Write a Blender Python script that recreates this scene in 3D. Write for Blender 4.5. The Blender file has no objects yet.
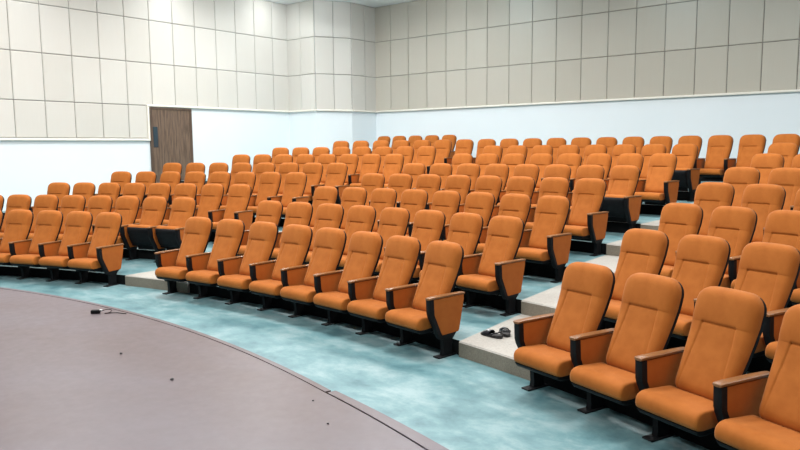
import bpy, bmesh, math, random
from math import sin, cos, pi, sqrt, radians, atan2, hypot
from mathutils import Vector, Matrix
random.seed(7)
scene = bpy.context.scene
col = scene.collection

# ------------------------------------------------------------------ helpers
def tag(o, label=None, cat=None, group=None, kind=None):
    if label: o['label'] = label
    if cat: o['category'] = cat
    if group: o['group'] = group
    if kind: o['kind'] = kind
    return o

def empty(name, loc=(0, 0, 0), rz=0.0):
    o = bpy.data.objects.new(name, None)
    o.empty_display_size = 0.1
    o.location = loc; o.rotation_euler = (0, 0, rz)
    col.objects.link(o)
    return o

def mesh_obj(name, bm, mat, parent=None, smooth=True, angle=40):
    bmesh.ops.recalc_face_normals(bm, faces=bm.faces)
    me = bpy.data.meshes.new(name)
    if smooth:
        for f in bm.faces: f.smooth = True
        for e in bm.edges:
            if len(e.link_faces) == 2 and e.calc_face_angle(0) > radians(angle):
                e.smooth = False
    bm.to_mesh(me); bm.free()
    if mat: me.materials.append(mat)
    o = bpy.data.objects.new(name, me)
    col.objects.link(o)
    if parent: o.parent = parent
    return o

def copy_tree(o, parent=None):
    c = o.copy(); col.objects.link(c); c.parent = parent
    for ch in list(o.children): copy_tree(ch, c)
    return c

def add_box(bm, cx, cy, cz, sx, sy, sz, bevel=0.0, seg=2, rot=None):
    r = bmesh.ops.create_cube(bm, size=1.0)
    vs = r['verts']
    bmesh.ops.scale(bm, vec=(sx, sy, sz), verts=vs)
    if bevel > 0:
        es = list({e for v in vs for e in v.link_edges})
        rb = bmesh.ops.bevel(bm, geom=es, offset=bevel, segments=seg, affect='EDGES', profile=0.6)
        vs = list({v for f in rb['faces'] for v in f.verts} | {v for v in vs if v.is_valid})
    if rot: bmesh.ops.rotate(bm, cent=(0, 0, 0), matrix=rot, verts=vs)
    bmesh.ops.translate(bm, vec=(cx, cy, cz), verts=vs)
    return vs

def loft(bm, sections, cap=True):
    """sections: list of closed rings with equal point counts"""
    rings = [[bm.verts.new(p) for p in s] for s in sections]
    n = len(rings[0])
    for a, b in zip(rings[:-1], rings[1:]):
        for i in range(n):
            bm.faces.new((a[i], a[(i + 1) % n], b[(i + 1) % n], b[i]))
    if cap:
        bm.faces.new(rings[0]); bm.faces.new(list(reversed(rings[-1])))
    return rings

def smooth_poly(pts, it=2):
    for _ in range(it):
        q = []
        n = len(pts)
        for i in range(n):
            a, b = pts[i], pts[(i + 1) % n]
            q.append(tuple(0.75 * x + 0.25 * y for x, y in zip(a, b)))
            q.append(tuple(0.25 * x + 0.75 * y for x, y in zip(a, b)))
        pts = q
    return pts

def extrude_profile(bm, prof, x0, x1, inset=0.006):
    """prof: (y,z) polygon; slab between x0 and x1 with softened side edges"""
    cy = sum(p[0] for p in prof) / len(prof); cz = sum(p[1] for p in prof) / len(prof)
    def ring(x, d):
        out = []
        for y, z in prof:
            L = hypot(y - cy, z - cz) or 1
            k = max(0.0, (L - d) / L)
            out.append((x, cy + (y - cy) * k, cz + (z - cz) * k))
        return out
    loft(bm, [ring(x0, inset), ring(x0 + inset, 0), ring(x1 - inset, 0), ring(x1, inset)])

def tube(bm, pts, r, n=8):
    pts = [Vector(p) for p in pts]
    secs = []
    for i, p in enumerate(pts):
        d = (pts[min(i + 1, len(pts) - 1)] - pts[max(i - 1, 0)]).normalized()
        up = Vector((0, 0, 1)) if abs(d.z) < 0.9 else Vector((1, 0, 0))
        a = d.cross(up).normalized(); b = a.cross(d)
        secs.append([p + r * (cos(2 * pi * k / n) * a + sin(2 * pi * k / n) * b) for k in range(n)])
    loft(bm, secs)

# ------------------------------------------------------------------ materials
class NT:
    def __init__(self, name):
        self.m = bpy.data.materials.new(name); self.m.use_nodes = True
        self.t = self.m.node_tree; self.b = self.t.nodes['Principled BSDF']
    def n(self, kind, **kw):
        x = self.t.nodes.new(kind)
        for k, v in kw.items():
            if k in x.inputs: x.inputs[k].default_value = v
            else: setattr(x, k, v)
        return x
    def l(self, a, b): self.t.links.new(a, b)

def rgb(r, g, b):
    f = lambda c: (c / 255 / 12.92) if c / 255 <= 0.04045 else ((c / 255 + 0.055) / 1.055) ** 2.4
    return (f(r), f(g), f(b), 1)

def material(name, c, rough=0.5, c2=None, scale=4.0, detail=4.0, bump=0.0, bscale=60.0, lo=0.35, hi=0.65,
             spec=0.5, sheen=0.0, rvar=0.0, stretch=None, coat=0.0):
    k = NT(name); b = k.b
    b.inputs['Base Color'].default_value = c
    b.inputs['Roughness'].default_value = rough
    b.inputs['Specular IOR Level'].default_value = spec
    b.inputs['Coat Weight'].default_value = coat
    if sheen:
        b.inputs['Sheen Weight'].default_value = sheen
        b.inputs['Sheen Roughness'].default_value = 0.4
        b.inputs['Sheen Tint'].default_value = (1.0, 0.75, 0.5, 1)
    tc = k.n('ShaderNodeTexCoord'); vec = tc.outputs['Object']
    if stretch:
        mp = k.n('ShaderNodeMapping'); mp.inputs['Scale'].default_value = stretch
        k.l(vec, mp.inputs['Vector']); vec = mp.outputs['Vector']
    if c2:
        nz = k.n('ShaderNodeTexNoise', Scale=scale, Detail=detail, Roughness=0.6)
        k.l(vec, nz.inputs['Vector'])
        rp = k.n('ShaderNodeValToRGB')
        rp.color_ramp.elements[0].position = lo; rp.color_ramp.elements[1].position = hi
        rp.color_ramp.elements[0].color = c; rp.color_ramp.elements[1].color = c2
        k.l(nz.outputs['Fac'], rp.inputs['Fac']); k.l(rp.outputs['Color'], b.inputs['Base Color'])
        if rvar:
            mr = k.n('ShaderNodeMapRange')
            mr.inputs['To Min'].default_value = rough - rvar; mr.inputs['To Max'].default_value = rough + rvar
            k.l(nz.outputs['Fac'], mr.inputs['Value']); k.l(mr.outputs['Result'], b.inputs['Roughness'])
    if bump:
        nb = k.n('ShaderNodeTexNoise', Scale=bscale, Detail=3.0)
        k.l(vec, nb.inputs['Vector'])
        bp = k.n('ShaderNodeBump'); bp.inputs['Strength'].default_value = bump; bp.inputs['Distance'].default_value = 0.01
        k.l(nb.outputs['Fac'], bp.inputs['Height']); k.l(bp.outputs['Normal'], b.inputs['Normal'])
    return k.m

M = {}
M['fabric'] = material('orange_fabric', (0.36, 0.104, 0.015, 1), 0.8, (0.42, 0.129, 0.021, 1), 9.0, 5.0, 0.12, 260.0, spec=0.2, sheen=0.2)
M['fabric_panel'] = material('orange_fabric_panel', (0.35, 0.09, 0.011, 1), 0.75, (0.405, 0.112, 0.015, 1), 7.0, 4.0, 0.08, 260.0, spec=0.3)
M['black'] = material('black_plastic', (0.006, 0.0065, 0.0075, 1), 0.5, (0.010, 0.0105, 0.012, 1), 12.0, 3.0, spec=0.12)
M['black_metal'] = material('black_painted_steel', (0.005, 0.0055, 0.0065, 1), 0.5, (0.009, 0.0095, 0.011, 1), 9.0, 3.0, spec=0.15)
M['arm_wood'] = material('lacquered_arm_wood', (0.17, 0.065, 0.018, 1), 0.4, (0.26, 0.11, 0.035, 1), 6.0, 6.0, stretch=(14, 1.2, 6), spec=0.5)

def floor_material():
    k = NT('teal_screed'); b = k.b
    tc = k.n('ShaderNodeTexCoord')
    mp = k.n('ShaderNodeMapping'); mp.inputs['Rotation'].default_value = (0, 0, 0.7); mp.inputs['Scale'].default_value = (1.0, 1.7, 1.0)
    k.l(tc.outputs['Object'], mp.inputs['Vector'])
    n1 = k.n('ShaderNodeTexNoise', Scale=1.5, Detail=7.0, Roughness=0.66, Distortion=0.25); k.l(mp.outputs['Vector'], n1.inputs['Vector'])
    n2 = k.n('ShaderNodeTexNoise', Scale=3.6, Detail=10.0, Roughness=0.76, Distortion=0.3); k.l(tc.outputs['Object'], n2.inputs['Vector'])
    r1 = k.n('ShaderNodeValToRGB')
    e = r1.color_ramp.elements
    e[0].position = 0.36; e[0].color = (0.055, 0.15, 0.178, 1)
    e[1].position = 0.61; e[1].color = (0.265, 0.385, 0.405, 1)
    m = r1.color_ramp.elements.new(0.5); m.color = (0.14, 0.275, 0.30, 1)
    mx = k.n('ShaderNodeMath', operation='MULTIPLY_ADD'); mx.inputs[1].default_value = 0.4
    ms = k.n('ShaderNodeMath', operation='MULTIPLY'); ms.inputs[1].default_value = 0.6
    k.l(n1.outputs['Fac'], ms.inputs[0]); k.l(n2.outputs['Fac'], mx.inputs[0]); k.l(ms.outputs[0], mx.inputs[2])
    k.l(mx.outputs[0], r1.inputs['Fac'])
    k.l(r1.outputs['Color'], b.inputs['Base Color'])
    mr = k.n('ShaderNodeMapRange'); mr.inputs['To Min'].default_value = 0.28; mr.inputs['To Max'].default_value = 0.62
    k.l(n2.outputs['Fac'], mr.inputs['Value']); k.l(mr.outputs['Result'], b.inputs['Roughness'])
    bp = k.n('ShaderNodeBump'); bp.inputs['Strength'].default_value = 0.08; bp.inputs['Distance'].default_value = 0.02
    k.l(n2.outputs['Fac'], bp.inputs['Height']); k.l(bp.outputs['Normal'], b.inputs['Normal'])
    return k.m
M['floor'] = floor_material()
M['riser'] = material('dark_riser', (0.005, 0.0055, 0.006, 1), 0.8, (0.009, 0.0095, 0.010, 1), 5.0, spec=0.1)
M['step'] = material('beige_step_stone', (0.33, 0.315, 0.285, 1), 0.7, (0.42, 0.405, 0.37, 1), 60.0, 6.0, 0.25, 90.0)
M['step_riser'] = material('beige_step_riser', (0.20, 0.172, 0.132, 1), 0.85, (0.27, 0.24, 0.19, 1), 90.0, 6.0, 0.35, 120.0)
def stage_material():
    k = NT('stage_vinyl'); b = k.b
    tc = k.n('ShaderNodeTexCoord')
    n1 = k.n('ShaderNodeTexNoise', Scale=0.35, Detail=5.0, Roughness=0.55, Distortion=0.5); k.l(tc.outputs['Object'], n1.inputs['Vector'])
    n2 = k.n('ShaderNodeTexNoise', Scale=14.0, Detail=4.0, Roughness=0.6); k.l(tc.outputs['Object'], n2.inputs['Vector'])
    r = k.n('ShaderNodeValToRGB')
    e = r.color_ramp.elements
    e[0].position = 0.35; e[0].color = (0.098, 0.066, 0.066, 1)
    e[1].position = 0.68; e[1].color = (0.132, 0.114, 0.134, 1)
    k.l(n1.outputs['Fac'], r.inputs['Fac']); k.l(r.outputs['Color'], b.inputs['Base Color'])
    mr = k.n('ShaderNodeMapRange'); mr.inputs['To Min'].default_value = 0.33; mr.inputs['To Max'].default_value = 0.5
    k.l(n2.outputs['Fac'], mr.inputs['Value']); k.l(mr.outputs['Result'], b.inputs['Roughness'])
    b.inputs['Specular IOR Level'].default_value = 0.55
    return k.m
M['stage'] = stage_material()
M['stage_trim'] = material('stage_edge_board', (0.19, 0.10, 0.095, 1), 0.4, (0.25, 0.15, 0.145, 1), 3.0, 4.0)
M['white_wall'] = material('white_wall_paint', (0.765, 0.835, 0.865, 1), 0.75, (0.785, 0.85, 0.88, 1), 0.5, 2.0)
M['ceiling'] = material('white_ceiling_paint', (0.85, 0.88, 0.89, 1), 0.8, (0.88, 0.9, 0.91, 1), 0.5, 2.0)
M['gap'] = material('panel_joint_backing', (0.17, 0.165, 0.15, 1), 0.9, (0.2, 0.19, 0.175, 1), 3.0)  # dark grey backing in the joints between panels
M['trim'] = material('cream_moulding', (0.80, 0.77, 0.68, 1), 0.45, (0.84, 0.81, 0.73, 1), 2.0)
def panel_material(name, c, c2):
    k = NT(name); b = k.b
    tc = k.n('ShaderNodeTexCoord')
    at = k.n('ShaderNodeAttribute', attribute_name='tone')
    mp = k.n('ShaderNodeMapping'); mp.inputs['Scale'].default_value = (60, 60, 2.0)
    k.l(tc.outputs['Object'], mp.inputs['Vector'])
    nz = k.n('ShaderNodeTexNoise', Scale=1.0, Detail=3.0); k.l(mp.outputs['Vector'], nz.inputs['Vector'])
    ad = k.n('ShaderNodeMath', operation='MULTIPLY_ADD'); ad.inputs[1].default_value = 0.35
    k.l(nz.outputs['Fac'], ad.inputs[0]); k.l(at.outputs['Fac'], ad.inputs[2])
    r = k.n('ShaderNodeValToRGB'); e = r.color_ramp.elements
    e[0].position = 0.1; e[0].color = c; e[1].position = 1.0; e[1].color = c2
    k.l(ad.outputs[0], r.inputs['Fac']); k.l(r.outputs['Color'], b.inputs['Base Color'])
    b.inputs['Roughness'].default_value = 0.7
    b.inputs['Specular IOR Level'].default_value = 0.3
    return k.m
M['panel'] = panel_material('cream_fabric_panel', (0.60, 0.58, 0.53, 1), (0.67, 0.65, 0.605, 1))
M['door_wood'] = material('dark_walnut_door', (0.075, 0.048, 0.032, 1), 0.5, (0.19, 0.125, 0.085, 1), 3.0, 7.0, stretch=(9, 9, 0.7))
M['door_frame'] = material('dark_walnut_frame', (0.07, 0.042, 0.028, 1), 0.45, (0.12, 0.08, 0.055, 1), 3.0, 6.0, stretch=(9, 9, 0.7))
M['dark_glass'] = material('dark_vision_glass', (0.018, 0.035, 0.05, 1), 0.12, (0.025, 0.05, 0.065, 1), 2.0, spec=0.6)
M['leather'] = material('black_leather', (0.006, 0.008, 0.011, 1), 0.28, (0.016, 0.020, 0.027, 1), 40.0, 4.0, 0.3, 150.0, spec=0.5)
M['sole'] = material('black_rubber_sole', (0.010, 0.010, 0.012, 1), 0.6, (0.02, 0.02, 0.022, 1), 30.0)
M['silver'] = material('worn_silver_metal', (0.6, 0.62, 0.64, 1), 0.3, (0.7, 0.71, 0.72, 1), 20.0)
M['silver'].node_tree.nodes['Principled BSDF'].inputs['Metallic'].default_value = 0.8

# ------------------------------------------------------------------ hall frame
# origin = centre of the seating arcs on the stage; +Y to the rear wall, +X to the right
RK = [13.5563, 14.7738, 16.0014, 17.1469, 18.3216, 19.7555, 21.0082, 22.2108]   # head radius of each row
ZK = [0.0, 0.1383, 0.2855, 0.4546, 0.6017, 0.76, 0.9161, 1.0732]
DP = 0.28                     # pedestal sits this far in front of the head top
RISER = [r - 0.17 for r in RK]   # riser behind row k
CEIL = 6.14
XL = -9.95                    # left wall
XR = 9.6
STAGE_Z = 0.33
TOP_Z = ZK[7]
YB = 24.56                    # rear wall

# --- walls frames (tiny real skew)
def left_x(y): return -9.9108 + (22.43 - y) * -0.00818   # x of the left wall at depth y
def rear_y(x): return 24.5116 + (x + 8.2255) * 0.0068

# ------------------------------------------------------------------ floor, tiers
bm = bmesh.new()
add_box(bm, (XL + XR) / 2, 8.0, -0.06, XR - XL + 1.0, 34.0, 0.12)
tag(mesh_obj('floor', bm, M['floor'], smooth=False), kind='structure')

def arc_points(r, x0, x1, n=120):
    a0 = math.asin(max(-1, x0 / r)); a1 = math.asin(min(1, x1 / r))
    return [(r * sin(a0 + (a1 - a0) * i / n), r * cos(a0 + (a1 - a0) * i / n)) for i in range(n + 1)]

X0, X1 = -9.99, 9.5
for k in range(1, 8):
    rf = RISER[k - 1]; rb = RISER[k] if k < 7 else None
    z0, z1 = ZK[k - 1] - 0.02, ZK[k]
    front = arc_points(rf, X0, X1)
    if rb: back = arc_points(rb + 0.03, X0, X1)
    else: back = [(X0 + (X1 - X0) * i / 120, 24.7) for i in range(121)]
    bm = bmesh.new()
    ft = [bm.verts.new((x, y, z1)) for x, y in front]; fb = [bm.verts.new((x, y, z0)) for x, y in front]
    bt = [bm.verts.new((x, y, z1)) for x, y in back]; bb = [bm.verts.new((x, y, z0)) for x, y in back]
    rise = []
    for i in range(120):
        bm.faces.new((ft[i], ft[i + 1], bt[i + 1], bt[i]))
        rise.append(bm.faces.new((fb[i], fb[i + 1], ft[i + 1], ft[i])))
        bm.faces.new((bb[i], bb[i + 1], fb[i + 1], fb[i]))
        bm.faces.new((bt[i], bt[i + 1], bb[i + 1], bb[i]))
    bm.faces.new((ft[0], bt[0], bb[0], fb[0])); bm.faces.new((ft[-1], fb[-1], bb[-1], bt[-1]))
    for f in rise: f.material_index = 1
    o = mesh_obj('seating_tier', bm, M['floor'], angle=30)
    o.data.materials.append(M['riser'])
    tag(o, kind='structure')

# extra low platform under the short corner row
bm = bmesh.new()
add_box(bm, -5.95, 23.84, TOP_Z + 0.073, 3.5, 1.3, 0.146, 0.004, 1)
NZ = TOP_Z + 0.146
tag(mesh_obj('corner_platform', bm, M['floor'], smooth=False), kind='structure')

# beige aisle steps: one block per tier and aisle, proud of the tier by a few millimetres
def aisle_block(k, xa0, xa1, xb0, xb1):
    """step of tier k: strip between front arc RISER[k-1] and back arc RISER[k]"""
    rf = RISER[k - 1] - 0.035; rb = RISER[k] - 0.037
    z1 = ZK[k] + 0.006; z0 = ZK[k - 1] + (0.006 if k > 1 else 0.0)
    bm = bmesh.new(); n = 14
    top = []; nose = []; foot = []; bk = []; bf = []
    for i in range(n + 1):
        t = i / n
        xf = xa0 + (xa1 - xa0) * t; xb = xb0 + (xb1 - xb0) * t
        yf = sqrt(rf * rf - xf * xf); yb = sqrt(rb * rb - xb * xb)
        top.append(bm.verts.new((xf, yf + 0.012, z1))); nose.append(bm.verts.new((xf, yf, z1 - 0.012)))
        foot.append(bm.verts.new((xf, yf, z0))); bk.append(bm.verts.new((xb, yb, z1))); bf.append(bm.verts.new((xb, yb, z0)))
    rise = []
    for i in range(n):
        bm.faces.new((top[i], top[i + 1], bk[i + 1], bk[i]))
        bm.faces.new((nose[i], nose[i + 1], top[i + 1], top[i]))
        rise.append(bm.faces.new((foot[i], foot[i + 1], nose[i + 1], nose[i])))
        bm.faces.new((bk[i], bk[i + 1], bf[i + 1], bf[i])); bm.faces.new((bf[i], bf[i + 1], foot[i + 1], foot[i]))
    bm.faces.new((top[0], bk[0], bf[0], foot[0], nose[0])); bm.faces.new((nose[-1], foot[-1], bf[-1], bk[-1], top[-1]))
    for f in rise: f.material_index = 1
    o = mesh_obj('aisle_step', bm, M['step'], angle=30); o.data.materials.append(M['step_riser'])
    tag(o, kind='structure')

def cx_end(phi, r): return r * sin(phi)

# rows: phi of the first listed seat, pitch, number of seats
ROWS = [('L', 1, -0.3858, 0.574, 4), ('L', 2, -0.4689, 0.5671, 7), ('L', 3, -0.4791, 0.5681, 8), ('L', 4, -0.4429, 0.5806, 8),
        ('L', 5, -0.4178, 0.5776, 8), ('L', 6, -0.3707, 0.5644, 8), ('L', 7, -0.3523, 0.5649, 8),
        ('C', 1, -0.1279, 0.5764, 8), ('C', 2, -0.12, 0.5724, 8), ('C', 3, -0.1153, 0.5736, 8), ('C', 4, -0.1075, 0.5695, 8),
        ('C', 5, -0.1012, 0.5734, 8), ('C', 6, -0.0888, 0.5709, 8), ('C', 7, -0.0864, 0.5739, 8),
        ('R', 1, 0.2919, 0.5833, 4), ('R', 2, 0.2654, 0.5732, 4), ('R', 3, 0.2398, 0.5595, 4), ('R', 4, 0.2243, 0.5714, 3),
        ('R', 5, 0.2105, 0.5776, 3), ('R', 6, 0.1954, 0.5724, 2), ('R', 7, 0.1819, 0.5724, 2), ('T', 8, -0.301, 0.5737, 20)]
ROWD = {(b, k): (p, s, n) for b, k, p, s, n in ROWS}
def seat_phi(b, k, j):
    p, s, n = ROWD[(b, k)]
    return p + j * s / RK[k - 1]
for k in range(1, 8):
    def edge(b, kk, right):
        kk = min(kk, 7)
        p, s, n = ROWD[(b, kk)]
        ph = seat_phi(b, kk, n - 1) if right else p
        return (RK[kk - 1] - DP) * sin(ph) + (0.40 if right else -0.40)
    lf, lb = edge('L', k, True), edge('L', k + 1, True)
    cf, cb = edge('C', k, False), edge('C', k + 1, False)
    aisle_block(k, lf + 0.03, cf + 0.30, lb + 0.03, cb + 0.30)
    cf, cb = edge('C', k, True), edge('C', k + 1, True)
    rf_, rb_ = edge('R', k, False), edge('R', k + 1, False)
    if k < 7: aisle_block(k, cf - 0.02, rf_ + 0.1, cb - 0.02, rb_ + 0.1)

# ------------------------------------------------------------------ stage
def ramp(a, k): return k * max(0.0, min(0.16, a - SP))
def annulus(bm, ra, rb, a0, a1, z0, z1, n=90, k0=0.0, k1=0.0):
    rings = []
    for i in range(n + 1):
        a = a0 + (a1 - a0) * i / n
        s, c = sin(a), cos(a); r0 = ra + ramp(a, k0); r1 = rb + ramp(a, k1)
        rings.append([(r0 * s, r0 * c, z1), (r1 * s, r1 * c, z1), (r1 * s, r1 * c, z0), (r0 * s, r0 * c, z0)])
    loft(bm, rings)
SP = 0.262   # angle of the joint between the two edging boards
bm = bmesh.new()
RIN = 11.435
pts = [((RIN + ramp(a, 0.45)) * sin(a), (RIN + ramp(a, 0.45)) * cos(a)) for a in [(-0.95 + 1.9 * i / 140) for i in range(141)]]
poly = pts + [(9.3, -2.0), (-9.3, -2.0)]
vt = [bm.verts.new((x, y, STAGE_Z)) for x, y in poly]; vb = [bm.verts.new((x, y, 0.0)) for x, y in poly]
bm.faces.new(vt); bm.faces.new(list(reversed(vb)))
for i in range(len(poly)):
    j = (i + 1) % len(poly)
    bm.faces.new((vt[i], vb[i], vb[j], vt[j]))
tag(mesh_obj('stage_floor', bm, M['stage'], smooth=False), kind='structure')
bm = bmesh.new(); annulus(bm, RIN + 0.008, 11.485, -0.95, SP, 0.0, STAGE_Z + 0.002, 90)
tag(mesh_obj('stage_edge_board', bm, M['stage'], angle=30), kind='structure')
bm = bmesh.new(); annulus(bm, RIN + 0.010, 11.505, SP + 0.002, 0.95, 0.0, STAGE_Z + 0.003, 90, 0.45, 0.75)
tag(mesh_obj('stage_edge_board', bm, M['stage'], angle=30), kind='structure')

# ------------------------------------------------------------------ walls
def plane_obj(name, pts, mat):
    bm = bmesh.new(); bm.faces.new([bm.verts.new(p) for p in pts])
    return tag(mesh_obj(name, bm, mat, smooth=False), kind='structure')

def wall_slab(name, p, q, z0, z1, mat, thick=0.2):
    """vertical wall from p to q (xy), room side to the right of p->q when walking; slab extends to the left"""
    d = Vector((q[0] - p[0], q[1] - p[1])); n = Vector((-d.y, d.x)).normalized() * thick
    bm = bmesh.new()
    b = [(p[0], p[1]), (q[0], q[1]), (q[0] + n.x, q[1] + n.y), (p[0] + n.x, p[1] + n.y)]
    v0 = [bm.verts.new((x, y, z0)) for x, y in b]; v1 = [bm.verts.new((x, y, z1)) for x, y in b]
    bm.faces.new(v0); bm.faces.new(v1)
    for i in range(4):
        j = (i + 1) % 4
        bm.faces.new((v0[i], v0[j], v1[j], v1[i]))
    return tag(mesh_obj(name, bm, mat, smooth=False), kind='structure')

A0 = (left_x(-3.0), -3.0)
P1 = (-9.9108, 22.4316); P2 = (-8.753, 22.4394); P3 = (-8.2344, 23.4266); P4 = (-8.2255, 24.5116)
E1 = (9.8, rear_y(9.8))
W = {}
# left wall with an opening for the door
DY0, DY1, DZ0, DZ1 = 17.76, 19.0, ZK[5] + 0.0, 2.99
W['left'] = wall_slab('wall_left', A0, P1, -0.1, CEIL, M['white_wall'])
W['corner1'] = wall_slab('wall_corner_front', P1, P2, 0.5, CEIL, M['white_wall'], 0.05)
W['corner2'] = wall_slab('wall_corner_diagonal', P2, P3, 0.5, CEIL, M['white_wall'], 0.05)
W['corner3'] = wall_slab('wall_corner_side', P3, P4, 0.5, CEIL, M['white_wall'], 0.05)
W['rear'] = wall_slab('wall_rear', (P4[0] - 0.05, P4[1]), E1, 0.5, CEIL, M['white_wall'])

bm = bmesh.new()
add_box(bm, (XL + XR) / 2, 10.8, CEIL + 0.1, XR - XL + 1.0, 28.2, 0.2)
tag(mesh_obj('ceiling', bm, M['ceiling'], smooth=False), kind='structure')

# acoustic panelling: padded panels with recessed joints, one mesh per wall face
M['panel_rear'] = panel_material('cream_panel_shaded', (0.475, 0.445, 0.375, 1), (0.54, 0.51, 0.44, 1))  # same panelling as the left wall, weaker light put into its colour
def panelling(parent, p, q, rows, cols_fn, name='acoustic_panelling', mat='panel'):
    """p->q along the wall in xy; rows: list of (z0,z1,s0,s1); cols_fn: list of joint positions s along p->q"""
    d = Vector((q[0] - p[0], q[1] - p[1], 0)); L = d.length; d.normalize()
    n = Vector((d.y, -d.x, 0))      # into the room
    bm = bmesh.new(); tl = bm.faces.layers.float.new('tone_f')
    g = 0.007; T = 0.03; ch = 0.014
    def P(s, z, h): return Vector((p[0], p[1], 0)) + d * s + n * h + Vector((0, 0, z))
    def quad(vs, tone, mi=0):
        f = bm.faces.new([bm.verts.new(v) for v in vs]); f[tl] = tone; f.material_index = mi
    for z0, z1, s0, s1 in rows:
        quad([P(s0, z0, 0.004), P(s1, z0, 0.004), P(s1, z1, 0.004), P(s0, z1, 0.004)], 0.2, 1)
        js = [s0] + [s for s in cols_fn if s0 + 0.06 < s < s1 - 0.06] + [s1]
        for a, b in zip(js[:-1], js[1:]):
            a2, b2, c2, d2 = a + g, b - g, z0 + g, z1 - g
            tone = random.uniform(0.0, 0.65)
            o = [(a2, c2), (b2, c2), (b2, d2), (a2, d2)]
            i_ = [(a2 + ch, c2 + ch), (b2 - ch, c2 + ch), (b2 - ch, d2 - ch), (a2 + ch, d2 - ch)]
            quad([P(s, z, T) for s, z in i_], tone)
            for e in range(4):
                f_ = (e + 1) % 4
                quad([P(*o[e], T - 0.009), P(*o[f_], T - 0.009), P(*i_[f_], T), P(*i_[e], T)], tone)
                quad([P(*o[e], 0.0), P(*o[f_], 0.0), P(*o[f_], T - 0.009), P(*o[e], T - 0.009)], tone)
    # transfer tone to a mesh attribute
    tones = [f[tl] for f in bm.faces]
    bm.faces.layers.float.remove(tl)
    me = bpy.data.meshes.new(name); bm.to_mesh(me); bm.free()
    at = me.attributes.new('tone', 'FLOAT', 'FACE')
    for i, t in enumerate(tones): at.data[i].value = t
    me.materials.append(M[mat]); me.materials.append(M['gap'])
    o = bpy.data.objects.new(name, me); col.objects.link(o); o.parent = parent
    return o
ZT, ZB, ZA = 2.99, 4.040, 5.097
ZLOW = 2.135
LL = hypot(P1[0] - A0[0], P1[1] - A0[1])
s_of_y = lambda y: (y + 3.0) / (P1[1] + 3.0) * LL
cols = [s_of_y(14.56 + 0.661 * i) for i in range(-26, 12)]
sd = s_of_y(17.735)
panelling(W['left'], A0, P1, [(ZT, ZB, 0, LL), (ZB, ZA, 0, LL), (ZA, CEIL, 0, LL), (ZLOW + 0.04, ZT, 0, sd - 0.03)], cols)
for key, a, b, js in (('corner1', P1, P2, [0.585]), ('corner2', P2, P3, [0.56]), ('corner3', P3, P4, [0.58])):
    Lw = hypot(b[0] - a[0], b[1] - a[1])
    panelling(W[key], a, b, [(ZT, ZB, 0, Lw), (ZB, ZA, 0, Lw), (ZA, CEIL, 0, Lw)], js)
Pb = (P4[0] - 0.0, P4[1])
Lr = hypot(E1[0] - Pb[0], E1[1] - Pb[1])
cols = [(-6.918 - Pb[0]) + 0.6805 * (i - 1) for i in range(0, 30)]
panelling(W['rear'], Pb, E1, [(ZT, ZB, 0, Lr), (ZB, ZA, 0, Lr), (ZA, CEIL, 0, Lr)], cols, mat='panel_rear')

# cream moulding under the panels
def moulding(p, q, z, name='trim_moulding', w=0.075, h=0.055, ext=0.0):
    d = Vector((q[0] - p[0], q[1] - p[1], 0)); L = d.length; d.normalize(); n = Vector((d.y, -d.x, 0))
    prof = [(0.0, -h / 2), (w * 0.6, -h / 2), (w, -h / 4), (w, h / 4), (w * 0.8, h / 2), (0.0, h / 2)]
    bm = bmesh.new()
    loft(bm, [[Vector((p[0], p[1], z)) + d * s + n * a + Vector((0, 0, b)) for a, b in prof] for s in (-ext, L + ext)])
    return tag(mesh_obj(name, bm, M['trim'], smooth=False), kind='structure')
ydoor = 17.735
moulding((left_x(ydoor), ydoor), P1, ZT, 'trim_1')
moulding(A0, (left_x(ydoor), ydoor), ZLOW, 'trim_2')
moulding(P1, P2, ZT, 'trim_3'); moulding(P2, P3, ZT, 'trim_4'); moulding(P3, P4, ZT, 'trim_5'); moulding(P4, E1, ZT, 'trim_6')
bm = bmesh.new(); add_box(bm, left_x(ydoor) + 0.035, ydoor - 0.02, (ZT + ZLOW) / 2, 0.075, 0.055, ZT - ZLOW + 0.055, 0.008, 1)
tag(mesh_obj('trim_7', bm, M['trim'], smooth=False), kind='structure')

# dark strip added at the rear wall's foot to darken the floor's reflection
bm = bmesh.new()
yb_ = rear_y(0.8)
add_box(bm, 0.7, yb_ - 0.012, TOP_Z + 0.14, 17.6, 0.05, 0.28, 0.004, 1, Matrix.Rotation(0.0068, 3, 'Z'))
tag(mesh_obj('reflection_darkener', bm, M['riser'], smooth=False), kind='structure')

# door on the left wall
dr = empty('door_1', (left_x(18.38), 18.37, DZ0)); tag(dr, kind='structure')
H = DZ1 - 0.035 - DZ0
bm = bmesh.new(); add_box(bm, 0.022, 0.0, H / 2, 0.04, 1.10, H - 0.02, 0.004, 1)
mesh_obj('door_leaf', bm, M['door_wood'], dr, smooth=False)
bm = bmesh.new()
for s in (-1, 1): add_box(bm, 0.028, s * 0.58, H / 2, 0.056, 0.07, H, 0.006, 1)
add_box(bm, 0.0285, 0.0, H - 0.03, 0.057, 1.22, 0.06, 0.006, 1)
mesh_obj('door_frame', bm, M['door_frame'], dr, smooth=False)
bm = bmesh.new(); add_box(bm, 0.046, -0.475, 2.205 - DZ0, 0.012, 0.13, 0.52, 0.003, 1)
mesh_obj('vision_panel', bm, M['dark_glass'], dr, smooth=False)

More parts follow.
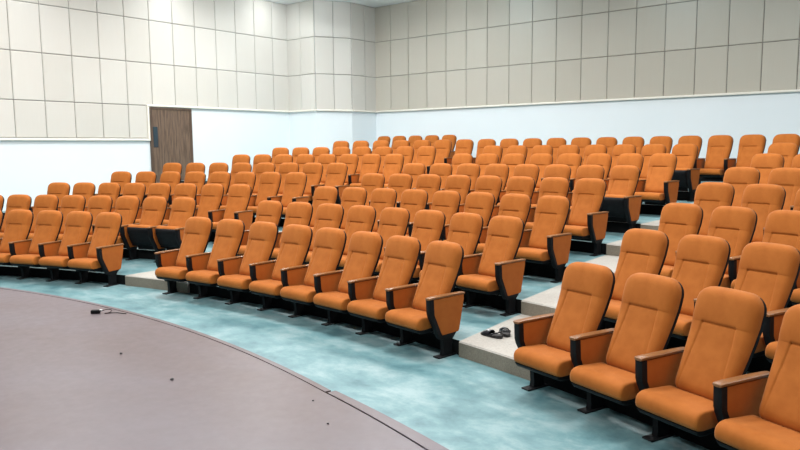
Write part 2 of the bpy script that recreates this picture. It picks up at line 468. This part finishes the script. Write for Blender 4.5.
# ------------------------------------------------------------------ the auditorium chair
REC = radians(25.0)
def back_curve(s):
    """side profile of the backrest: reclined lower part, more upright headrest"""
    n = 24; y, z = 0.035, 0.345
    if s < 0: return y, z + s, 0.0
    for q in range(n):
        u = s * (q + 0.5) / n
        th = radians(27.0 - 13.0 * max(0.0, min(1.0, (u - 0.30) / 0.38)) ** 1.0)
        y += sin(th) * s / n; z += cos(th) * s / n
    th = radians(27.0 - 13.0 * max(0.0, min(1.0, (s - 0.30) / 0.38)))
    return y, z, th
def back_pt(x, s, t):
    """x across, s along the slope from the seat junction, t thickness normal to the face (toward the sitter)"""
    y, z, th = back_curve(s)
    return (x, y - t * cos(th), z + t * sin(th))
HB = 0.697
def half_w(s, grow=0.0):
    f = s / HB
    w = 0.190 + (0.223 - 0.190) * min(1, f / 0.72) ** 1.1 + grow
    r = 0.112
    top = HB + grow
    if s > top - r:
        k = min(1.0, (s - (top - r)) / r)
        w = w - r + r * (1 - k ** 2.3) ** (1 / 2.3)
    if s < 0.05:
        k = (0.05 - s) / 0.05
        w -= 0.02 * k * k
    return w

def cushion_mesh():
    bm = bmesh.new()
    top = HB; SC = 0.462
    ss = [SC * i / 16 for i in range(16)] + [SC - 0.016, SC - 0.009, SC - 0.004, SC, SC + 0.004, SC + 0.009, SC + 0.018, SC + 0.035, SC + 0.06, SC + 0.09]
    ss += [SC + 0.09 + (top - SC - 0.09) * (1 - (1 - j / 18) ** 1.7) for j in range(1, 19)]
    ss = sorted(x for x in ss if x not in (SC * 15 / 16,))
    nv = len(ss) - 1
    def thick(x, s, w, xi):
        u = min(1.0, abs(x) / w)
        e = max(0.0, 1 - u ** 8) ** 0.5
        et = max(0.0, 1 - ((max(0, s - (top - 0.10))) / 0.10) ** 4) ** 0.5
        eb = min(1.0, 0.55 + s / 0.08)
        t = 0.064
        if s > SC: t += 0.012 * sin(pi * min(1, (s - SC) / (top - SC))) ** 0.6
        ax = abs(x)
        inner = 1.0 if ax < xi - 0.001 else 0.0
        below = 1.0 if s < SC - 0.001 else 0.0
        if below and inner: t -= 0.004
        if below or abs(s - SC) < 0.001: t -= 0.007 * math.exp(-((ax - xi) / 0.0042) ** 2)
        if ax < xi + 0.001: t -= 0.011 * math.exp(-((s - SC) / 0.0062) ** 2)
        t += 0.007 * (1 - (x / w) ** 2)
        return 0.006 + max(0.0, t) * e * et * eb
    fr = [0.0, 0.35, 0.7]
    grid = []
    for s in ss:
        w = half_w(s)
        xi = min(0.116 + 0.030 * (1 - min(s, SC) / SC), w * 0.8)
        pos = [f * xi for f in fr] + [xi - 0.010, xi - 0.0045, xi, xi + 0.0045, xi + 0.010]
        pos += [xi + 0.010 + (w - xi - 0.010) * (1 - (1 - q / 11) ** 1.8) for q in range(1, 12)]
        xs = [-p for p in reversed(pos[1:])] + pos
        row = []
        for x in xs:
            arch = 0.014 * (1 - (x / 0.24) ** 2) * max(0, (s / top - 0.8) / 0.2)
            row.append(bm.verts.new(back_pt(x, s + arch, thick(x, s, w, xi))))
        grid.append(row)
    nu = len(grid[0]) - 1
    bgrid = []
    for s in ss:
        w = half_w(s)
        bgrid.append([bm.verts.new(back_pt(k * w, s + 0.014 * (1 - (k * w / 0.24) ** 2) * max(0, (s / top - 0.8) / 0.2), -0.004)) for k in (-1, -0.8, -0.4, 0, 0.4, 0.8, 1)])
    for a, b in zip(grid[:-1], grid[1:]):
        for i in range(nu): bm.faces.new((a[i], a[i + 1], b[i + 1], b[i]))
    for a, b in zip(bgrid[:-1], bgrid[1:]):
        for i in range(6): bm.faces.new((b[i], b[i + 1], a[i + 1], a[i]))
    for a, b, c, d in zip(grid[:-1], grid[1:], bgrid[:-1], bgrid[1:]):
        bm.faces.new((b[0], d[0], c[0], a[0])); bm.faces.new((a[nu], c[6], d[6], b[nu]))
    bm.faces.new(list(grid[0]) + list(reversed(bgrid[0])))
    bm.faces.new(list(reversed(grid[-1])) + list(bgrid[-1]))
    return bm

def back_shell_mesh():
    bm = bmesh.new()
    secs = []
    ss = [-0.175, -0.17, -0.02, 0.0, 0.1, 0.2, 0.3, 0.4, 0.5, 0.56, 0.60, 0.63, 0.652, 0.667, 0.679, 0.687, 0.692]
    for s in ss:
        w = half_w(max(s, 0.0) + 0.004, 0.003)
        arch = lambda x: 0.012 * (1 - (x / 0.25) ** 2) * max(0, (s / HB - 0.8) / 0.2)
        t_b = -0.036 if s < 0.61 else -0.036 + 0.026 * ((s - 0.61) / 0.082) ** 2
        ring = []
        for k in (-1, -0.75, -0.4, 0, 0.4, 0.75, 1): ring.append(back_pt(k * w, s + arch(k * w), 0.004))
        for k in (1, 0.9, 0.6, 0, -0.6, -0.9, -1):
            ring.append(back_pt(k * w, s + arch(k * w), t_b if abs(k) < 0.95 else t_b * 0.55))
        secs.append(ring)
    loft(bm, secs)
    return bm

PIV = Vector((0, -0.015, 0.30))   # seat hinge
def seat_mesh():
    bm = bmesh.new()
    prof = [(0.035, 0.290), (0.035, 0.362), (-0.03, 0.370), (-0.12, 0.375), (-0.20, 0.383), (-0.255, 0.380), (-0.292, 0.358),
            (-0.303, 0.318), (-0.292, 0.274), (-0.23, 0.262), (-0.10, 0.270)]
    prof = smooth_poly(prof, 1)
    cy, cz = -0.12, 0.315
    secs = []
    for x, k, fr in ((-0.224, 0.80, 0.92), (-0.221, 0.92, 0.965), (-0.213, 0.975, 0.99), (-0.198, 0.99, 1), (-0.16, 1.0, 1), (-0.08, 1.04, 1.0), (0, 1.06, 1.0),
                     (0.08, 1.04, 1.0), (0.16, 1.0, 1), (0.198, 0.99, 1), (0.213, 0.975, 0.99), (0.221, 0.92, 0.965), (0.224, 0.80, 0.92)):
        secs.append([(x - PIV.x, cy + (y - cy) * fr - PIV.y, (cz + (z - cz) * (k if z > cz else min(k, 1)) - PIV.z)) for y, z in prof])
    loft(bm, secs)
    return bm
def seat_shell_mesh():
    bm = bmesh.new()
    prof = smooth_poly([(0.03, 0.285), (0.03, 0.262), (-0.02, 0.230), (-0.20, 0.224), (-0.262, 0.236), (-0.284, 0.260), (-0.284, 0.272), (-0.20, 0.275)], 1)
    cy, cz = -0.12, 0.28
    secs = []
    for x, k in ((-0.217, 0.6), (-0.211, 0.85), (-0.205, 1.0), (0.0, 1.03), (0.205, 1.0), (0.211, 0.85), (0.217, 0.6)):
        secs.append([(x, y - PIV.y, cz + (z - cz) * k - PIV.z) for y, z in prof])
    loft(bm, secs)
    return bm

def arm_panel_mesh():
    bm = bmesh.new()
    prof = [(-0.170, 0.548), (0.222, 0.548), (0.222, 0.50), (0.163, 0.225), (0.150, 0.208), (-0.055, 0.203), (-0.07, 0.215), (-0.163, 0.41)]
    extrude_profile(bm, prof, -0.026, 0.026, 0.006)
    return bm
def arm_front_mesh():
    bm = bmesh.new()
    prof = [(-0.214, 0.549), (-0.168, 0.549), (-0.160, 0.41), (-0.066, 0.208), (-0.04, 0.165), (-0.075, 0.165), (-0.100, 0.20), (-0.200, 0.395), (-0.210, 0.43)]
    extrude_profile(bm, prof, -0.028, 0.028, 0.004)
    return bm
def arm_cap_mesh():
    bm = bmesh.new()
    secs = []
    for y, w, dz, hh in ((-0.223, 0.024, 0.0, 0.016), (-0.220, 0.030, 0.001, 0.019), (-0.210, 0.033, 0.003, 0.021), (-0.15, 0.034, 0.005, 0.021), (0.05, 0.033, 0.004, 0.021), (0.20, 0.030, 0.001, 0.021), (0.235, 0.026, -0.001, 0.018)):
        zc = 0.556 + dz
        ring = []
        for i in range(12):
            a = 2 * pi * i / 12
            ring.append((math.copysign(abs(cos(a)) ** 0.45, cos(a)) * w, y, zc + math.copysign(abs(sin(a)) ** 0.6, sin(a)) * hh / 2))
        secs.append(ring)
    loft(bm, secs)
    return bm
def leg_mesh():
    bm = bmesh.new()
    secs = []
    for z, y0, y1, hx in ((0.235, -0.085, 0.15, 0.022), (0.20, -0.07, 0.12, 0.022), (0.15, -0.045, 0.075, 0.021), (0.06, -0.038, 0.068, 0.021), (0.012, -0.045, 0.078, 0.023)):
        secs.append([(-hx, y0, z), (hx, y0, z), (hx, y1, z), (-hx, y1, z)])
    loft(bm, secs)
    return bm
def base_plate_mesh():
    bm = bmesh.new(); add_box(bm, 0, 0.0, 0.006, 0.085, 0.235, 0.012, 0.004, 1)
    return bm
def under_beam_mesh():
    bm = bmesh.new(); add_box(bm, -0.008, 0.03, 0.245, 0.488, 0.10, 0.035, 0.006, 1)
    return bm

PITCH = 0.553
def make_arm(parent, x):
    a = mesh_obj('armrest', arm_panel_mesh(), M['fabric_panel'], parent); a.location = (x, 0, 0)
    mesh_obj('arm_cap', arm_cap_mesh(), M['arm_wood'], a); mesh_obj('arm_front', arm_front_mesh(), M['black'], a)
    a['label'] = 'orange padded arm panel with wooden cap and black front edge'
    l = mesh_obj('support_leg', leg_mesh(), M['black_metal'], parent, angle=30); l.location = (x, 0, 0)
    mesh_obj('base_plate', base_plate_mesh(), M['black_metal'], l, smooth=False)
    l['label'] = 'black steel support leg on a flat base plate'
    return a, l
def make_chair():
    root = empty('auditorium_chair')
    b = mesh_obj('backrest', cushion_mesh(), M['fabric'], root, angle=70)
    s_ = mesh_obj('back_shell', back_shell_mesh(), M['black'], b, angle=50); s_['label'] = 'black moulded shell behind the backrest'
    s = mesh_obj('seat', seat_mesh(), M['fabric'], root, angle=60); s.location = PIV
    s_ = mesh_obj('seat_shell', seat_shell_mesh(), M['black'], s, angle=50); s_['label'] = 'black shell under the seat'
    u = mesh_obj('seat_beam', under_beam_mesh(), M['black_metal'], root, smooth=False)
    make_arm(root, -PITCH / 2)
    return root
proto = make_chair()
used = False
ORD = ['first', 'second', 'third', 'fourth', 'fifth', 'sixth', 'seventh', 'eighth', 'ninth', 'tenth', 'eleventh', 'twelfth',
       'thirteenth', 'fourteenth', 'fifteenth', 'sixteenth', 'seventeenth', 'eighteenth', 'nineteenth', 'twentieth', 'twenty-first']
def place(x, y, z, phi, label, group, raised=False, last=False):
    global used
    if not used: o = proto; used = True
    else:
        o = copy_tree(template)
    o.location = (x, y, z); o.rotation_euler = (0, 0, -phi)
    tag(o, label, 'chair', group)
    for ch in list(o.children):
        nm = ch.name.split('.')[0]
        if nm == 'seat' and raised: ch.rotation_euler = (radians(-70), 0, 0)
        if last and nm in ('armrest', 'support_leg'):
            c = copy_tree(ch, o); c.location = (PITCH / 2, 0, 0)
    return o
template = proto
RAISED = {('L', 2, 5), ('L', 2, 6), ('C', 5, 7), ('C', 7, 7)}
first_done = False
# keep an untouched template: the first placed chair is a plain one (left block, front row, far left)
order = []
for b, k, p, s, n in ROWS:
    js = list(range(n))
    if (b, k) in (('L', 1), ('L', 2)): js = [-1] + js
    for j in js: order.append((b, k, j, n))
# the installers' small irregularities in seat spacing (radians along the row)
NUDGE = {('C', 1): {j: c / 35 * 0.0425 for j, c in enumerate((-2.5, -1.2, 0.4, 1.4, 0.5, 0.2, -1.0, -0.6))},
         ('L', 2): {j: c / 27 * 0.0384 for j, c in enumerate((1.5, 0.8, 0.2, -0.3, -0.4, -0.2, 0.9))},
         ('L', 3): {j: c / 26 * 0.0355 for j, c in enumerate((1.3, 0.6, 0.0, -0.6, -1.0, -0.7, 0.3, 1.5))}}
NUDGE[('L', 2)][-1] = 2.1 / 27 * 0.0384
BL = {'L': 'left block', 'C': 'centre block', 'R': 'right block'}
for b, k, j, n in order:
    ph = seat_phi(b, k, j) + NUDGE.get((b, k), {}).get(j, 0.0)
    r = RK[k - 1] - DP
    rowname = 'front row' if k == 1 else ORD[k - 1] + ' row'
    raised = (b, k, j) in RAISED
    last = (j == n - 1) and b != 'R' and b != 'T'
    head = 'orange chair, seat tipped up' if raised else 'orange fabric auditorium chair'
    if b == 'L':
        q = n - 1 - j
        pos = ('beside the left aisle' if q == 0 else ORD[q] + ' from the left aisle')
        label = '%s, %s, %s of %sleft block' % (head, pos, rowname, '' if raised else 'the ')
        if last and not raised: label = 'orange chair with end panel beside the left aisle, %s of the left block' % rowname
    elif b == 'C':
        if j == 7:
            label = '%s beside the right aisle, %s of the centre block' % ('orange chair with end panel' if not raised else head, rowname)
        elif j == 0: label = '%s beside the left aisle, %s of the centre block' % (head, rowname)
        else: label = '%s, %s from the left aisle, %s of the centre block' % ('orange auditorium chair', ORD[j], rowname)
    elif b == 'R':
        if j == 0: label = '%s beside the right aisle, %s of the right block' % (head, rowname)
        else: label = '%s, %s from the right aisle, %s of the right block' % ('orange auditorium chair', ORD[j], rowname)
    else:
        label = 'orange auditorium chair, %s from the left in the long unbroken row before the rear wall' % (ORD[j] if j else 'leftmost')
        if j == 0: label = 'orange auditorium chair at the left end of the long unbroken row before the rear wall'
    grp = ('chairs in the long row along the rear wall' if b == 'T' else 'chairs in the ' + BL[b])
    place(r * sin(ph), r * cos(ph), ZK[k - 1], ph, label, grp, raised, last)
for j in range(5):
    x = -7.053 + 0.5765 * j
    lab = ('leftmost', 'second from the left', 'middle one', 'fourth from the left', 'rightmost')[j]
    place(x, 23.5 - DP, NZ, 0.0, 'orange auditorium chair in the short straight row in the rear corner, ' + lab, 'chairs in the short corner row', False, j == 4)

# ------------------------------------------------------------------ small things
def sandal(loc, rz, label):
    root = empty('sandal', loc, rz)
    def outline(t):   # half width along the length, t 0 heel .. 1 toe
        return 0.032 + 0.013 * sin(pi * min(1, t * 0.62) ) * 0.6 + 0.012 * t - 0.02 * max(0, t - 0.75) * 2
    bm = bmesh.new(); L = 0.25
    ring_t = []; N = 22
    ptsL = []; ptsR = []
    for i in range(N + 1):
        t = i / N
        e = sqrt(max(0.0, 1 - (2 * t - 1) ** 8))
        w = outline(t) * max(0.05, e)
        ptsL.append((-w, (t - 0.5) * L)); ptsR.append((w, (t - 0.5) * L))
    poly = ptsL + list(reversed(ptsR))
    heel = lambda y: 0.012 + 0.010 * max(0, min(1, (-y) / 0.10))
    loft(bm, [[(x, y, 0.0) for x, y in poly], [(x * 1.03, y * 1.01, heel(y) * 0.7) for x, y in poly], [(x, y, heel(y) + 0.006) for x, y in poly]])
    mesh_obj('sole', bm, M['sole'], root, angle=50)
    bm = bmesh.new(); secs = []
    for i in range(9):          # wide strap over the forefoot
        y = 0.0 + 0.082 * i / 8
        t = y / L + 0.5; w = outline(t) + 0.003
        hh = 0.052 - 0.016 * i / 8
        ring = []
        for a in range(11):
            th = pi * a / 10
            ring.append((cos(th) * w, y, 0.008 + sin(th) ** 0.8 * hh if 0 < a < 10 else 0.008))
        for a in range(10, -1, -1):
            th = pi * a / 10
            ring.append((cos(th) * (w - 0.006), y, 0.006 + (sin(th) ** 0.8 * (hh - 0.006) if 0 < a < 10 else 0)))
        secs.append(ring)
    loft(bm, secs)
    mesh_obj('strap', bm, M['leather'], root, angle=60)
    bm = bmesh.new()
    tube(bm, [(-0.043, -0.005, 0.015), (-0.04, -0.06, 0.045), (-0.03, -0.105, 0.058), (0.0, -0.122, 0.06), (0.03, -0.105, 0.058), (0.04, -0.06, 0.045), (0.043, -0.005, 0.015)], 0.006)
    mesh_obj('heel_strap', bm, M['leather'], root)
    bm = bmesh.new(); add_box(bm, 0.0, 0.045, 0.054, 0.03, 0.018, 0.006, 0.002, 1)
    mesh_obj('buckle', bm, M['silver'], root, smooth=False)
    return tag(root, label, 'sandal', 'pair of sandals on the aisle step')
SZ = ZK[1] + 0.0062
sandal((2.77, 13.42, SZ), radians(79), 'black open sandal lying nearer the step edge on the right aisle')
sandal((2.83, 13.56, SZ), radians(38), 'black open sandal lying behind its mate on the right aisle step')

# black plug with a thin cable on the stage edge
pl = empty('cable_plug', (-0.335, 11.235, STAGE_Z), radians(-45))
bm = bmesh.new(); add_box(bm, 0, 0, 0.018, 0.045, 0.085, 0.036, 0.010, 3)
mesh_obj('plug_body', bm, M['black'], pl)
bm = bmesh.new(); add_box(bm, 0.0, 0.05, 0.032, 0.026, 0.026, 0.014, 0.004, 2)
mesh_obj('metal_clip', bm, M['silver'], pl)
bm = bmesh.new()
cp = [(0, 0.04, 0.02), (0.0, 0.07, 0.028), (-0.04, 0.10, 0.03), (-0.03, 0.14, 0.02), (0.02, 0.13, 0.008), (0.02, 0.09, 0.005), (0.01, 0.14, 0.004), (0.01, 0.20, 0.004), (0.04, 0.25, 0.004), (0.07, 0.31, 0.004)]
sm = []
for i in range(len(cp) - 1):
    p0 = Vector(cp[max(i - 1, 0)]); p1 = Vector(cp[i]); p2 = Vector(cp[i + 1]); p3 = Vector(cp[min(i + 2, len(cp) - 1)])
    for q in range(5):
        t = q / 5
        sm.append(0.5 * ((2 * p1) + (p2 - p0) * t + (2 * p0 - 5 * p1 + 4 * p2 - p3) * t * t + (3 * p1 - p0 - 3 * p2 + p3) * t ** 3))
tube(bm, sm, 0.0035, 6)
mesh_obj('cable', bm, M['black'], pl)
tag(pl, 'small black plug with a short tangled cable lying on the stage edge', 'plug')

def speck(x, y, s, label):
    bm = bmesh.new()
    bmesh.ops.create_icosphere(bm, subdivisions=2, radius=1.0)
    for v in bm.verts:
        v.co *= random.uniform(0.8, 1.15)
        v.co = Vector((v.co.x * s, v.co.y * s * 0.8, (v.co.z + 0.7) * s * 0.55))
        if v.co.z < 0: v.co.z = 0
    o = mesh_obj('pebble', bm, M['sole']); o.location = (x, y, STAGE_Z)
    tag(o, label, 'debris', 'dark specks on the stage')
speck(1.9644, 10.5775, 0.015, 'larger black speck of debris lying on the open stage floor')
speck(1.1134, 10.6828, 0.013, 'small dark speck on the stage, further left toward the cable')
speck(3.0179, 10.8914, 0.008, 'tiny dark speck on the stage close to its curved edge')
speck(3.3491, 10.6904, 0.008, 'tiny dark speck on the stage, nearest the photo bottom')

# ------------------------------------------------------------------ light
def area(name, loc, size, power, color=(1, 1, 1), target=None, sy=None):
    l = bpy.data.lights.new(name, 'AREA'); l.energy = power; l.color = color
    l.shape = 'RECTANGLE'; l.size = size; l.size_y = sy or size
    o = bpy.data.objects.new(name, l); col.objects.link(o); o.location = loc
    if target is not None:
        o.rotation_euler = (Vector(target) - Vector(loc)).to_track_quat('-Z', 'Y').to_euler()
    return o
for x, pw in ((-6.6, 125), (-2.4, 150), (2.0, 150), (6.6, 105)):
    for y, f in ((8.5, 1.0), (13.5, 1.0), (18.5, 1.12)):
        area('ceiling_lamp', (x, y, CEIL - 0.06), 1.2, pw * f * 1.45, (1.0, 0.985, 0.96))
# wall washers near the left wall
for y in (14.5, 18.3, 21.4):
    area('wall_washer', (-9.2, y, CEIL - 0.1), 0.5, 22, (0.95, 0.98, 1.0), (-9.95, y, 4.2), 1.6)
for x, y in ((-7.2, 20.6), (-4.8, 22.0)):
    area('ceiling_fill', (x, y, CEIL - 0.5), 1.4, 85, (0.92, 0.97, 1.0), (x, y, CEIL))  # added uplights that brighten the ceiling, no fixture behind them
for x in (-3.0, 1.0, 5.0):
    area('rear_cool_fill', (x, 23.4, CEIL - 0.08), 0.5, 16, (0.62, 0.84, 1.0), (x, 24.55, 4.6), 1.8)  # added cool fill that tints the top of the rear wall bluish
w = bpy.data.worlds.new('hall_ambient'); scene.world = w; w.use_nodes = True
bg = w.node_tree.nodes['Background']; bg.inputs['Color'].default_value = (0.88, 0.95, 1.0, 1); bg.inputs['Strength'].default_value = 0.25

# ------------------------------------------------------------------ camera
cam = bpy.data.cameras.new('camera'); co = bpy.data.objects.new('camera', cam); col.objects.link(co)
cam.sensor_width = 36.0; cam.lens = 693.75 / 800 * 36.0; cam.clip_start = 0.05; cam.clip_end = 200
yaw = pi / 2 - 0.89
Rm = Matrix.Rotation(yaw, 4, 'Z') @ Matrix.Rotation(pi / 2 - 0.111776, 4, 'X') @ Matrix.Rotation(-0.008657, 4, 'Z')
co.matrix_world = Matrix.Translation((6.0776, 7.9914, 1.8993)) @ Rm
scene.camera = co
scene.view_settings.view_transform = 'Standard'
scene.view_settings.look = 'None'
scene.view_settings.exposure = 0.0
